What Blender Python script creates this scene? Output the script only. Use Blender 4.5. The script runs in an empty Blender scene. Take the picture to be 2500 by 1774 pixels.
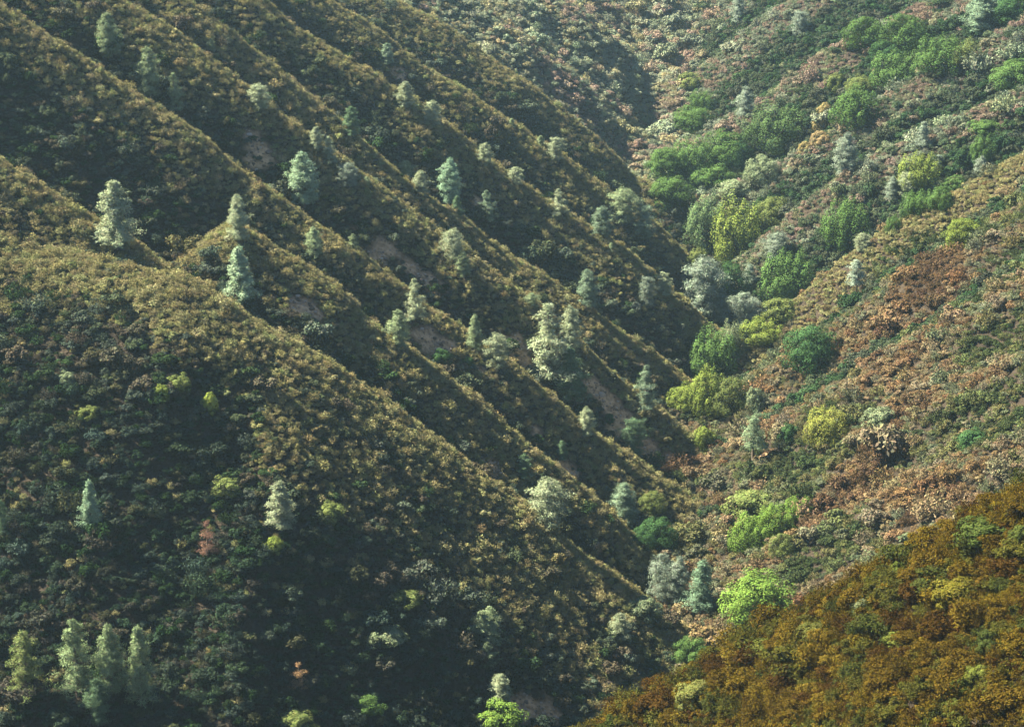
import bpy, math, random
import numpy as np
from mathutils import Vector
R = math.radians
rng = np.random.default_rng(11)
random.seed(11)
sc = bpy.context.scene
COL = sc.collection

# ---------------------------------------------------------------- camera, sky, sun, exposure
PITCH, HFOV = 18.0, 24.0
FPX = 1250 / math.tan(R(HFOV / 2))
cam_d = bpy.data.cameras.new('camera'); cam = bpy.data.objects.new('camera', cam_d); COL.objects.link(cam)
cam_d.sensor_fit = 'HORIZONTAL'; cam_d.angle = R(HFOV); cam_d.clip_start = 1; cam_d.clip_end = 6000
cam.location = (0, 0, 0); cam.rotation_euler = (R(90 - PITCH), 0, 0)
sc.camera = cam
SUN_EL, SUN_AZ = 46.0, -66.0          # azimuth from +Y (the view), negative is to the left
w = bpy.data.worlds.new('World'); sc.world = w; w.use_nodes = True
nt = w.node_tree; bg = nt.nodes['Background']
sky = nt.nodes.new('ShaderNodeTexSky'); sky.sky_type = 'NISHITA'; sky.sun_disc = False
sky.sun_elevation = R(SUN_EL); sky.sun_rotation = R(SUN_AZ)
nt.links.new(sky.outputs[0], bg.inputs[0]); bg.inputs[1].default_value = 0.05
sky.air_density = 0.6; sky.dust_density = 0.3; sky.ozone_density = 2.0; sky.altitude = 700
w.cycles.sampling_method = 'NONE'
sd = bpy.data.lights.new('sun', 'SUN'); sun = bpy.data.objects.new('sun', sd); COL.objects.link(sun)
sd.energy = 5.0; sd.angle = R(0.5); sd.color = (1.0, 0.89, 0.70)
to_sun = Vector((math.sin(R(SUN_AZ)) * math.cos(R(SUN_EL)), math.cos(R(SUN_AZ)) * math.cos(R(SUN_EL)), math.sin(R(SUN_EL))))
sun.rotation_euler = to_sun.to_track_quat('Z', 'Y').to_euler()
sun.location = (-60, 60, 60)
vs = sc.view_settings; sc.display_settings.display_device = 'sRGB'
vs.view_transform = 'Standard'; vs.look = 'None'; vs.gamma = 1; vs.exposure = 3.05
sc.cycles.use_denoising = True; sc.cycles.use_adaptive_sampling = False; sc.cycles.max_bounces = 4; sc.cycles.diffuse_bounces = 1; sc.cycles.transmission_bounces = 2; sc.cycles.volume_bounces = 0

# ---------------------------------------------------------------- image point <-> world
CP, SP = math.cos(R(90 - PITCH)), math.sin(R(90 - PITCH))
def ray(px, py):
    x, y, z = (px - 1250) / FPX, -(py - 887) / FPX, -1.0
    return np.array([x, y * CP - z * SP, y * SP + z * CP])
def project(P):
    P = np.asarray(P, float)
    y, z = P[..., 1], P[..., 2]
    cy = y * CP + z * SP; cz = -y * SP + z * CP
    return 1250 + FPX * P[..., 0] / -cz, 887 - FPX * cy / -cz, -cz

# ---------------------------------------------------------------- terrain: a smooth maximum of spurs
RIDGES = []
def ridge(zone, pts, Yj, k, side, slope=0.68, rad=3.0, ext=True, asym=.28):
    """pts run from the high end to the foot in the valley; Yj is the distance of the foot."""
    d = [ray(*p) for p in pts]
    dj = d[-1]; Xj = dj[0] * Yj / dj[1]
    out = []
    for q in d:
        t = (Yj + side * k * Xj) / (q[1] + side * k * q[0])
        out.append(q * t)
    if ext:
        a, b = out[0], out[1]
        v = (a - b)[:2]; v = v / np.linalg.norm(v)
        g = (a[2] - b[2]) / max(1e-3, np.linalg.norm((a - b)[:2])); g = min(g, 0.7)
        p1 = np.array([*(a[:2] + v * 25), min(a[2] + 25 * g * 0.9, -12)])
        p2 = np.array([*(a[:2] + v * 110), min(p1[2] + 85 * 0.25, -6)])
        out = [p2, p1] + out
    RIDGES.append((zone, np.array(out), slope, rad, asym))
def world_ridge(zone, pts, slope, rad):
    RIDGES.append((zone, np.array(pts, float), slope, rad, 0.0))

L = 'left'
ridge(L, [(700,940),(830,1050),(960,1150),(1078,1237),(1190,1315),(1327,1412),(1450,1505),(1561,1575),(1650,1650)], 292, .06, 1, .66, 4, False)
ridge(L, [(0,585),(66,612),(196,628),(371,666),(459,683),(535,732),(677,819),(786,890),(896,972),(1048,1076),(1180,1180),(1289,1256),(1409,1354),(1518,1409),(1620,1484),(1710,1560)], 300, .06, 1, .85, 6)
ridge(L, [(0,420),(109,481),(218,546),(306,601),(382,661),(460,730)], 318, .06, 1, .8, 3)
ridge(L, [(600,548),(687,615),(761,655),(850,715),(900,775),(945,804),(1023,860),(1134,958),(1220,1038),(1320,1120),(1439,1207),(1543,1293),(1640,1400)], 322, .06, 1, .9, 4, False)
ridge(L, [(0,19),(93,85),(252,175),(390,275),(494,334),(602,423),(724,509),(850,579),(930,650),(1060,760),(1134,812),(1242,886),(1350,971),(1450,1057),(1580,1140),(1690,1240)], 346, .06, 1, .90, 4)
ridge(L, [(252,0),(371,67),(494,149),(609,230),(754,334),(830,394),(930,468),(1023,546),(1123,615),(1238,702),(1330,768),(1413,830),(1505,908),(1600,985),(1690,1070)], 371, .06, 1, .90, 4)
ridge(L, [(434,0),(531,71),(624,145),(743,238),(856,330),(963,412),(1078,497),(1190,587),(1320,671),(1413,737),(1487,804),(1580,867),(1690,950)], 395, .06, 1, .90, 4)
ridge(L, [(646,0),(743,78),(856,148),(956,223),(1082,308),(1201,401),(1327,497),(1431,568),(1505,610),(1572,660),(1650,725),(1730,805)], 422, .06, 1, .90, 4)
ridge(L, [(805,0),(923,82),(1023,160),(1108,212),(1194,271),(1294,342),(1394,405),(1494,479),(1570,535),(1655,625)], 465, .06, 1, .90, 4)
ridge(L, [(945,0),(1078,74),(1171,137),(1283,212),(1379,282),(1450,338),(1500,385),(1555,450)], 518, .06, 1, .85, 5)
F = 'far'
ridge(F, [(1100,-20),(1250,85),(1400,200),(1525,330)], 556, .06, 1, .45, 7)
ridge(F, [(1250,-60),(1400,30),(1520,120),(1575,195)], 606, .06, 1, .45, 8)
ridge(F, [(1400,-60),(1520,10),(1590,70)], 660, .06, 1, .45, 8)
# right hand wall of the valley
A, B, N = 'right', 'upper', 'near'
ridge(A, [(2500,382),(2403,437),(2294,502),(2184,557),(2075,634),(1966,721),(1890,790),(1800,850)], 416, .05, -1, .85, 5, True, .5)
ridge(A, [(2500,520),(2300,640),(2100,760),(1900,900),(1760,1000)], 388, .05, -1, .5, 8)
ridge(A, [(2500,700),(2250,850),(2000,1000),(1730,1150)], 356, .05, -1, .45, 8)
ridge(A, [(2500,880),(2250,1020),(2000,1160),(1710,1310)], 332, .05, -1, .45, 8)
ridge(A, [(2500,1060),(2250,1190),(2000,1310),(1700,1460)], 311, .05, -1, .5, 8)
ridge(A, [(2500,1250),(2200,1390),(1900,1520),(1690,1600)], 294, .05, -1, .55, 8)
ridge(B, [(2500,215),(2300,310),(2100,420),(1950,530),(1800,640),(1710,730)], 478, .10, -1, .8, 5)
ridge(B, [(2500,60),(2300,170),(2100,290),(1900,400),(1700,510),(1610,560)], 518, .10, -1, .7, 5)
ridge(B, [(2350,-40),(2100,90),(1850,250),(1650,370),(1560,430)], 556, .10, -1, .65, 6)
ridge(B, [(2050,-60),(1850,70),(1700,190),(1590,290)], 605, .10, -1, .6, 7)
ridge(B, [(1850,-60),(1720,40),(1620,140)], 650, .10, -1, .42, 8)
# the near ridge at the bottom right, and the hill the camera looks from
ridge(N, [(2500,1188),(2403,1252),(2294,1316),(2173,1394),(2075,1458),(1955,1534),(1846,1578),(1747,1633),(1638,1698),(1529,1743),(1400,1796)], 206, -.25, -1, .62, 4)
ridge(N, [(2500,1480),(2200,1640),(1950,1760),(1700,1880)], 186, -.25, -1, .55, 6)
world_ridge(N, [(-260,-30,-20),(-60,-25,-8),(60,-20,-6),(150,60,-10),(230,120,-10)], .60, 6)
world_ridge('back', [(-700,760,-25),(-200,900,-22),(150,880,-25),(700,760,-20)], .42, 25)
world_ridge('back', [(-700,200,-20),(-420,420,-20),(-420,700,-20)], .45, 25)
world_ridge('back', [(620,100,-20),(380,420,-20),(420,700,-20)], .45, 25)

def vnoise(x, y, seed):
    xi = np.floor(x); yi = np.floor(y); fx = x - xi; fy = y - yi
    fx = fx * fx * (3 - 2 * fx); fy = fy * fy * (3 - 2 * fy)
    def h(a, b):
        v = np.sin(a * 127.1 + b * 311.7 + seed * 74.7) * 43758.5453
        return v - np.floor(v)
    return (h(xi, yi) * (1 - fx) + h(xi + 1, yi) * fx) * (1 - fy) + (h(xi, yi + 1) * (1 - fx) + h(xi + 1, yi + 1) * fx) * fy
def fbm(x, y, scale, seed, octv=3):
    s = 0; a = 1; t = 0
    for i in range(octv):
        s = s + a * vnoise(x / scale * 2 ** i, y / scale * 2 ** i, seed + i * 7); t += a; a *= .5
    return s / t * 2 - 1

def axis(lo, hi, step, far_lo, far_hi):
    a = np.arange(lo, hi + 1e-6, step); l, r = [], []
    s = step; v = lo
    while v > far_lo: s *= 1.14; v -= s; l.append(v)
    s = step; v = hi
    while v < far_hi: s *= 1.14; v += s; r.append(v)
    return np.array(l[::-1] + list(a) + r)
xs = axis(-150, 170, 1.2, -1300, 1300); ys = axis(120, 720, 1.2, -500, 1700)
GX, GY = np.meshgrid(xs, ys)          # [iy, ix]
gx, gy = GX.ravel(), GY.ravel()
wx = gx + 2.2 * fbm(gx, gy, 17, 3); wy = gy + 2.2 * fbm(gx, gy, 17, 5)   # crests wander a little
M_ = 1.1
acc = np.full(gx.shape, -np.inf); best = np.full(gx.shape, -np.inf)
owner = np.zeros(gx.shape, int); drop = np.zeros(gx.shape)
for i, (zone, P, s, r, asym) in enumerate(RIDGES):
    val = np.full(gx.shape, -np.inf); dr = np.zeros(gx.shape); near2 = np.full(gx.shape, np.inf)
    for a, b in zip(P[:-1], P[1:]):
        ab = (b - a)[:2]; l2 = ab @ ab + 1e-9
        t = np.clip(((wx - a[0]) * ab[0] + (wy - a[1]) * ab[1]) / l2, 0, 1)
        d2 = (wx - a[0] - t * ab[0]) ** 2 + (wy - a[1] - t * ab[1]) ** 2
        perp = ((wx - a[0]) * ab[1] - (wy - a[1]) * ab[0]) / math.sqrt(l2) * (-1 if ab[0] > 0 else 1)      # positive beyond the crest
        sl = s * (1 + asym * np.clip(perp / np.sqrt(d2 + .01), -1, 1))
        f = sl * (np.sqrt(d2 + r * r) - r)
        v = a[2] + t * (b[2] - a[2]) - f
        m = d2 < near2; near2[m] = d2[m]; val[m] = v[m]; dr[m] = f[m]
    m = val > best; best[m] = val[m]; owner[m] = i; drop[m] = dr[m]
    acc = np.logaddexp(acc, val / M_)
acc = np.logaddexp(acc, (-165 + 6 * fbm(gx, gy, 90, 9)) / M_)
Z = acc * M_ + 0.55 * fbm(gx, gy, 9, 21) + 0.9 * fbm(gx, gy, 30, 33)
Z = Z.reshape(GX.shape); OWN = owner.reshape(GX.shape); DROP = drop.reshape(GX.shape)
ZONES = np.array([{'left': 0, 'far': 1, 'right': 2, 'upper': 3, 'near': 4, 'back': 5}[q[0]] for q in RIDGES])
ZONE = ZONES[OWN]
def cell(x, y):
    ix = np.clip(np.searchsorted(xs, x) - 1, 0, len(xs) - 2); iy = np.clip(np.searchsorted(ys, y) - 1, 0, len(ys) - 2)
    fx = np.clip((x - xs[ix]) / (xs[ix + 1] - xs[ix]), 0, 1); fy = np.clip((y - ys[iy]) / (ys[iy + 1] - ys[iy]), 0, 1)
    return ix, iy, fx, fy
def hgt(x, y, G=None):
    G = Z if G is None else G
    ix, iy, fx, fy = cell(np.asarray(x, float), np.asarray(y, float))
    return (G[iy, ix] * (1 - fx) + G[iy, ix + 1] * fx) * (1 - fy) + (G[iy + 1, ix] * (1 - fx) + G[iy + 1, ix + 1] * fx) * fy
TT = np.arange(120, 1300, 0.4)
def ground_at(px, py):
    """where the sight line through an image point meets the terrain"""
    q = ray(px, py); P = q[None, :] * TT[:, None]
    below = P[:, 2] < hgt(P[:, 0], P[:, 1])
    i = int(np.argmax(below)) if below.any() else len(TT) - 1
    p = P[i].copy(); p[2] = float(hgt(p[0], p[1])); return p

# ---------------------------------------------------------------- materials
def nodes(name):
    m = bpy.data.materials.new(name); m.use_nodes = True
    t = m.node_tree; b = t.nodes['Principled BSDF']; return m, t, b, t.nodes, t.links
def leaf_material(name, source, trans=0.16):
    m, t, b, N_, K = nodes(name)
    if source == 'object':
        c = N_.new('ShaderNodeObjectInfo'); cout = c.outputs['Color']
    else:
        c = N_.new('ShaderNodeAttribute'); c.attribute_type = 'INSTANCER'; c.attribute_name = 'tint'; cout = c.outputs['Color']
    lv = N_.new('ShaderNodeAttribute'); lv.attribute_name = 'lv'
    mx = N_.new('ShaderNodeMix'); mx.data_type = 'RGBA'; mx.blend_type = 'MULTIPLY'; mx.inputs[0].default_value = 1
    K.new(cout, mx.inputs[6]); K.new(lv.outputs['Color'], mx.inputs[7])
    tr = N_.new('ShaderNodeBsdfTranslucent'); df = N_.new('ShaderNodeBsdfDiffuse'); ms = N_.new('ShaderNodeMixShader')
    ms.inputs[0].default_value = trans
    K.new(mx.outputs[2], tr.inputs[0]); K.new(mx.outputs[2], df.inputs[0])
    K.new(df.outputs[0], ms.inputs[1]); K.new(tr.outputs[0], ms.inputs[2])
    K.new(ms.outputs[0], N_['Material Output'].inputs[0])
    return m
M_leaf = leaf_material('foliage', 'object')
M_scrub = leaf_material('scrub_foliage', 'instancer')
def bark_material():
    m, t, b, N_, K = nodes('bark')
    n = N_.new('ShaderNodeTexNoise'); n.inputs['Scale'].default_value = 3.0; n.inputs['Detail'].default_value = 4
    r = N_.new('ShaderNodeValToRGB'); r.color_ramp.elements[0].color = (.035, .026, .018, 1); r.color_ramp.elements[1].color = (.14, .105, .075, 1)
    tc = N_.new('ShaderNodeTexCoord'); K.new(tc.outputs['Object'], n.inputs['Vector'])
    K.new(n.outputs[0], r.inputs[0]); K.new(r.outputs[0], b.inputs['Base Color']); b.inputs['Roughness'].default_value = .9
    return m
M_bark = bark_material()
def soil_material():
    m, t, b, N_, K = nodes('soil')
    tc = N_.new('ShaderNodeTexCoord')
    n1 = N_.new('ShaderNodeTexNoise'); n1.inputs['Scale'].default_value = .35; n1.inputs['Detail'].default_value = 8; n1.inputs['Roughness'].default_value = .7
    n2 = N_.new('ShaderNodeTexNoise'); n2.inputs['Scale'].default_value = 1.3; n2.inputs['Detail'].default_value = 6
    for n in (n1, n2): K.new(tc.outputs['Object'], n.inputs['Vector'])
    r1 = N_.new('ShaderNodeValToRGB'); r1.color_ramp.elements[0].color = (.012, .010, .007, 1); r1.color_ramp.elements[1].color = (.034, .026, .017, 1)
    r1.color_ramp.elements[0].position = .3; r1.color_ramp.elements[1].position = .7
    r2 = N_.new('ShaderNodeValToRGB'); r2.color_ramp.elements[0].color = (.17, .105, .05, 1); r2.color_ramp.elements[1].color = (.46, .30, .155, 1)
    r2.color_ramp.elements[0].position = .3; r2.color_ramp.elements[1].position = .65
    K.new(n1.outputs[0], r1.inputs[0]); K.new(n2.outputs[0], r2.inputs[0])
    at = N_.new('ShaderNodeAttribute'); at.attribute_name = 'bare'
    mx = N_.new('ShaderNodeMix'); mx.data_type = 'RGBA'
    K.new(at.outputs['Fac'], mx.inputs[0]); K.new(r1.outputs[0], mx.inputs[6]); K.new(r2.outputs[0], mx.inputs[7])
    K.new(mx.outputs[2], b.inputs['Base Color']); b.inputs['Roughness'].default_value = 1; b.inputs['Specular IOR Level'].default_value = 0.1
    bp = N_.new('ShaderNodeBump'); bp.inputs['Strength'].default_value = 1.0; bp.inputs['Distance'].default_value = .6
    K.new(n2.outputs[0], bp.inputs['Height']); K.new(bp.outputs[0], b.inputs['Normal'])
    return m
M_soil = soil_material()

# ---------------------------------------------------------------- mesh helpers
def quad_mesh(name, V, Fq, mat, lv=None, smooth=False):
    V = np.asarray(V, np.float32); Fq = np.asarray(Fq, np.int32)
    me = bpy.data.meshes.new(name)
    me.vertices.add(len(V)); me.vertices.foreach_set('co', V.ravel())
    me.loops.add(Fq.size); me.loops.foreach_set('vertex_index', Fq.ravel())
    me.polygons.add(len(Fq)); me.polygons.foreach_set('loop_start', np.arange(0, Fq.size, 4, dtype=np.int32))
    if smooth: me.polygons.foreach_set('use_smooth', np.ones(len(Fq), bool))
    me.update(calc_edges=True)
    if lv is not None:
        a = me.attributes.new('lv', 'FLOAT_COLOR', 'POINT')
        c = np.ones((len(V), 4), np.float32); c[:, :3] = lv; a.data.foreach_set('color', c.ravel())
    me.materials.append(mat); return me
def unit(v): return v / (np.linalg.norm(v, axis=-1, keepdims=True) + 1e-9)
def sphere(n): return unit(rng.normal(size=(n, 3)))
class Leaves:
    def __init__(s): s.V, s.C, s.n = [], [], 0
    def add(s, P, D, ln, wd, lo=.7, hi=1.3, col=None, N=None):
        n = len(P)
        if N is None: side = unit(np.cross(D, sphere(n)))
        else:                                   # the leaf blade faces N
            D = unit(D + .6 * sphere(n)); D = unit(D - N * (D * N).sum(1, keepdims=True)); side = np.cross(N, D)
        ln = np.broadcast_to(ln, (n,))[:, None] * rng.uniform(.7, 1.3, (n, 1)); wd = np.broadcast_to(wd, (n,))[:, None] * rng.uniform(.7, 1.3, (n, 1))
        q = np.stack([P, P + D * ln * .55 + side * wd * .5, P + D * ln, P + D * ln * .55 - side * wd * .5], 1)
        s.V.append(q.reshape(-1, 3)); s.n += n
        c = rng.uniform(lo, hi, (n, 1)) * rng.uniform(.9, 1.1, (n, 3))
        if col is not None: c = c * np.asarray(col)
        s.C.append(np.repeat(c, 4, 0))
    def mesh(s, name, mat):
        V = np.concatenate(s.V)
        return quad_mesh(name, V, np.arange(len(V)).reshape(-1, 4), mat, np.concatenate(s.C))
class Tubes:
    def __init__(s): s.V, s.F, s.n = [], [], 0
    def add(s, pts, rads, k=6):
        pts = np.array(pts, float); base = s.n
        for i, p in enumerate(pts):
            d = unit(pts[min(i + 1, len(pts) - 1)] - pts[max(i - 1, 0)])
            u = unit(np.cross(d, [0.3, 1, 0.1])); v = np.cross(d, u)
            a = np.arange(k) * 2 * np.pi / k
            s.V.append(p + rads[i] * (np.cos(a)[:, None] * u + np.sin(a)[:, None] * v))
        for i in range(len(pts) - 1):
            for j in range(k):
                s.F.append([base + i * k + j, base + i * k + (j + 1) % k, base + (i + 1) * k + (j + 1) % k, base + (i + 1) * k + j])
        s.n += len(pts) * k
    def mesh(s, name, mat): return quad_mesh(name, np.concatenate(s.V), s.F, mat, None, True)

# ---------------------------------------------------------------- ground
me = None
def build_ground():
    ny, nx = GX.shape
    idx = np.arange(nx * ny).reshape(ny, nx)
    Fq = np.stack([idx[:-1, :-1], idx[:-1, 1:], idx[1:, 1:], idx[1:, :-1]], -1).reshape(-1, 4)
    V = np.stack([gx, gy, Z.ravel()], 1)
    m = quad_mesh('hillside', V, Fq, M_soil, None, True)
    # bare slips of pale soil on the spur flanks
    bare = bareness(V)
    a = m.attributes.new('bare', 'FLOAT', 'POINT'); a.data.foreach_set('value', bare.astype(np.float32))
    o = bpy.data.objects.new('hillside', m); COL.objects.link(o); o['kind'] = 'structure'
    return o
SLIPS = [(1455,945,24),(1485,985,32),(1512,1025,34),(1545,1072,32),(1590,1098,24),(1638,1130,22),(940,605,32),(922,632,22),(1005,660,26),(1050,690,24),
 (1045,828,26),(1085,848,24),(1075,880,18),(1160,930,20),(1165,905,15),(1262,838,30),(1278,870,26),(615,340,20),(640,382,26),(620,398,18),
 (735,752,28),(768,765,24),(1290,1730,34),(1345,1745,34),(1310,1060,15),(1390,1150,22),(1210,1145,18),
 (1862,1118,13),(1606,1345,14),(980,185,16),(1165,495,14),(1455,1335,16),(1630,1500,22),(1160,905,12)]
SLIP_W = [(ground_at(x, y), r) for x, y, r in SLIPS]
def bareness(P):
    out = np.zeros(len(P)); n = .8 * fbm(P[:, 0], P[:, 1], 4.0, 41)
    for c, r in SLIP_W:
        rr = r * np.linalg.norm(c) / FPX * 1.15
        d = np.linalg.norm(P - c, axis=1) / rr + n
        out = np.maximum(out, np.clip((1.25 - d) / .4, 0, 1))
    return out
ground = build_ground()

# ---------------------------------------------------------------- plant prototypes (meshes)
def clump_shrub(nclump, per, wid, hei, leaf, lw, upright=.6, spread=.24):
    """a shrub about 1 m wide: leafy clumps over a low dome, darker twigs inside"""
    Lf = Leaves()
    for i in range(nclump):
        a = rng.uniform(0, 2 * np.pi); q = math.sqrt(rng.uniform(0, 1)) * .42 * wid
        top = hei * (1 - 1.5 * (q / wid) ** 2) * rng.uniform(.62, 1.08)
        c = np.array([q * math.cos(a), q * math.sin(a), top * .78]); rr = spread * rng.uniform(.65, 1.25) * wid
        o = sphere(per); o[:, 2] = np.abs(o[:, 2]) * 1.0 - .25
        rad = rng.uniform(.75, 1, (per, 1))
        P = c + o * rr * rad * np.array([1, 1, .85])
        P[:, 2] = np.maximum(P[:, 2], .02)
        D = unit(o + np.array([0, 0, upright]) + .45 * sphere(per))
        v = rng.uniform(.8, 1.2)
        Lf.add(P, D, leaf, lw, .72 * v, 1.25 * v, None, unit(o + np.array([0, 0, .35]) + .5 * sphere(per)))
    n = int(nclump * per * .12)       # twigs
    a = rng.uniform(0, 2 * np.pi, n); q = np.sqrt(rng.uniform(0, 1, n)) * .42 * wid
    P = np.stack([q * np.cos(a), q * np.sin(a), rng.uniform(0, .35, n) * hei], 1)
    D = unit(np.stack([np.cos(a) * .5, np.sin(a) * .5, np.ones(n)], 1) + .3 * sphere(n))
    Lf.add(P, D, leaf * 2.2, lw * .4, .5, .9, (.9, .75, .62))
    return Lf
def wand_shrub(nst, per, wid, hei, leaf, lw):
    """upright feathery wands (chamise)"""
    Lf = Leaves()
    for i in range(nst):
        a = rng.uniform(0, 2 * np.pi); q = math.sqrt(rng.uniform(0, 1))
        tip = np.array([math.cos(a) * q * .5 * wid, math.sin(a) * q * .5 * wid, hei * (1.0 - .42 * q * q) * rng.uniform(.7, 1.1)])
        root = np.array([tip[0] * .35, tip[1] * .35, 0])
        u = rng.uniform(.3, 1, per)[:, None] ** .8
        P = root + (tip - root) * u + .045 * wid * rng.normal(size=(per, 3))
        P[:, 2] = np.maximum(P[:, 2], .01)
        D = unit(unit(tip - root) + .75 * sphere(per))
        v = rng.uniform(.78, 1.25)
        Lf.add(P, D, leaf, lw, .7 * v, 1.25 * v, None, unit(np.array([tip[0] * 1.6, tip[1] * 1.6, .4 * hei]) / wid + .6 * sphere(per)))
    return Lf

PLANTS = bpy.data.collections.new('plant_kinds')      # sources of the ground cover, kept out of the scene itself
def source(name, Lf):
    o = bpy.data.objects.new(name, Lf.mesh(name, M_scrub)); PLANTS.objects.link(o)
for i in range(4): source('k%02d' % i, wand_shrub(34, 20, 1.35, .85, .15, .06))
for i in range(4, 8): source('k%02d' % i, clump_shrub(9, 85, 1.2, .95, .13, .075, .6, .2))
for i in range(8, 12): source('k%02d' % i, clump_shrub(13, 75, 1.25, .9, .11, .08, .35, .17))

def stone():
    V, Fq = [], []
    for ax in range(3):
        for sg in (-1, 1):
            b = len(V); g = np.linspace(-1, 1, 4)
            for u in g:
                for v in g:
                    p = np.zeros(3); p[ax] = sg; p[(ax + 1) % 3] = u; p[(ax + 2) % 3] = v; V.append(p)
            for i in range(3):
                for j in range(3):
                    q = [b + i * 4 + j, b + (i + 1) * 4 + j, b + (i + 1) * 4 + j + 1, b + i * 4 + j + 1]; Fq.append(q if sg > 0 else q[::-1])
    V = np.array(V); k = rng.normal(size=(5, 3))
    V = unit(V) * (1 + .16 * np.sin(V @ k.T * 1.7).sum(1, keepdims=True) / 1.6) * np.array([.6, .5, .38])
    o = bpy.data.objects.new('k', quad_mesh('stone', V, Fq, M_scrub, np.ones((len(V), 3)))); return o
for i in (12, 13):
    o = stone(); o.name = 'k%02d' % i; PLANTS.objects.link(o)
NEAR = [wand_shrub(60, 26, 1.15, 1.0, .105, .032).mesh('chamise_shrub', M_leaf) for i in range(4)] + \
       [clump_shrub(20, 90, 1.15, .95, .09, .04, .8, .19).mesh('chamise_shrub', M_leaf) for i in range(4)]
LEAFY = [clump_shrub(18, 110, 1.15, .95, .085, .06, .3, .2).mesh('leafy_shrub', M_leaf) for i in range(4)]

def pine_meshes(H, Rw, whorls, open_, prof, lean=.0, start=.1, tops=1, per=44):
    """gray pine: wispy needle tufts at the ends of upswept branches; normalised to height 1 later"""
    T = Tubes(); Lf = Leaves()
    def axis_(h, off=0.0):
        return np.array([lean * h * h * H * .5 + off * max(0, h - .55) * H, .03 * math.sin(h * 5) * Rw, h * H])
    hs = np.linspace(0, .97, 9)
    T.add([axis_(h) for h in hs], [max(.03, .022 * H * (1 - h) ** .9 + .02) for h in hs])
    for tp in range(tops):
        off = 0 if tops == 1 else (-.22, .24)[tp]
        if tops > 1: T.add([axis_(h, off) for h in np.linspace(.5, .96, 5)], [.016 * H * (1 - h) + .02 for h in np.linspace(.5, .96, 5)])
        for wi in range(whorls):
            h = start + (1 - start) * ((wi + rng.uniform(-.7, .7)) / (whorls - 1)); h = min(max(h, start), 1.0)
            if tops > 1 and tp == 1 and h < .5: continue
            rad = Rw * prof(h) * rng.uniform(.75, 1.18) * (.75 if tops > 1 and h > .5 else 1)
            nb = max(3, int(rng.integers(5, 8) * (0.55 + .6 * prof(h))))
            a0 = rng.uniform(0, 6.28)
            for b in range(nb):
                if rng.uniform() < open_ * .5 and h < .9: continue
                a = a0 + b * 6.283 / nb + rng.uniform(-.4, .4); rl = rad * rng.uniform(.5, 1.15)
                o = axis_(min(1, h + rng.uniform(-.02, .02)), off); up = rl * rng.uniform(.1, .5) * (1.0 if h > .3 else .5)
                tip = o + np.array([math.cos(a) * rl, math.sin(a) * rl, up])
                mid = (o + tip) / 2 + np.array([0, 0, -.06 * rl])
                T.add([o, mid, tip], [.008 * H * (1 - h) + .03, .03, .012], 4)
                for u in ((.42, .74, 1.0) if rl > .9 else (.6, 1.0)):
                    if rng.uniform() < open_ * .4: continue
                    c = o + (tip - o) * u + np.array([0, 0, .12]) + .12 * rng.normal(size=3)
                    cr = (.26 + .2 * rl) * rng.uniform(.75, 1.25)
                    n = int(per * rng.uniform(.7, 1.3))
                    s_ = sphere(n); s_[:, 2] *= .75
                    P = c + s_ * cr * rng.uniform(.15, .85, (n, 1))
                    D = unit(s_ + np.array([.35 * math.cos(a), .35 * math.sin(a), .55]))
                    v = rng.uniform(.82, 1.2)
                    Lf.add(P, D, .44, .07, .78 * v, 1.2 * v, None, unit(s_ + np.array([.8 * math.cos(a), .8 * math.sin(a), .5]) + .65 * sphere(n)))
    # leader tuft
        n = per // 2; s_ = sphere(n); P = axis_(1, off) + s_ * .2 - np.array([0, 0, .1]); Lf.add(P, unit(s_ + [0, 0, .9]), .38, .075, .8, 1.2)
    return T.mesh('trunk', M_bark), Lf.mesh('crown', M_leaf), (H, Rw)
cone = lambda h: (1 - h) ** .75 * .92 + .1
egg = lambda h: (max(0, math.sin(math.pi * min(1, (h + .1) / 1.12))) ** .6) * (1.08 - .5 * h)
dome = lambda h: math.sqrt(max(0.02, 1 - (max(0, h - .45) / .57) ** 2)) * (.7 + .3 * min(1, h / .4))
ragged = lambda h: cone(h) * (1 + .35 * math.sin(h * 17)) * .95
PINES = {
 'cone': [pine_meshes(10, 2.6, 25, .24, cone) for i in range(3)],
 'egg': [pine_meshes(10, 2.7, 25, .22, egg, .04) for i in range(3)],
 'dome': [pine_meshes(9, 3.1, 22, .2, dome) for i in range(3)],
 'ragged': [pine_meshes(11, 3.0, 19, .3, ragged, -.03) for i in range(3)],
 'fork': [pine_meshes(10, 3.0, 20, .2, egg, .02, .1, 2) for i in range(2)],
 'thin': [pine_meshes(10, 2.2, 13, .5, lambda h: egg(max(0, h - .1)), .03, .36) for i in range(2)],
 'dead': [pine_meshes(9, 2.4, 13, .62, cone, .03, .12, 1, 20) for i in range(2)],
}
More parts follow.
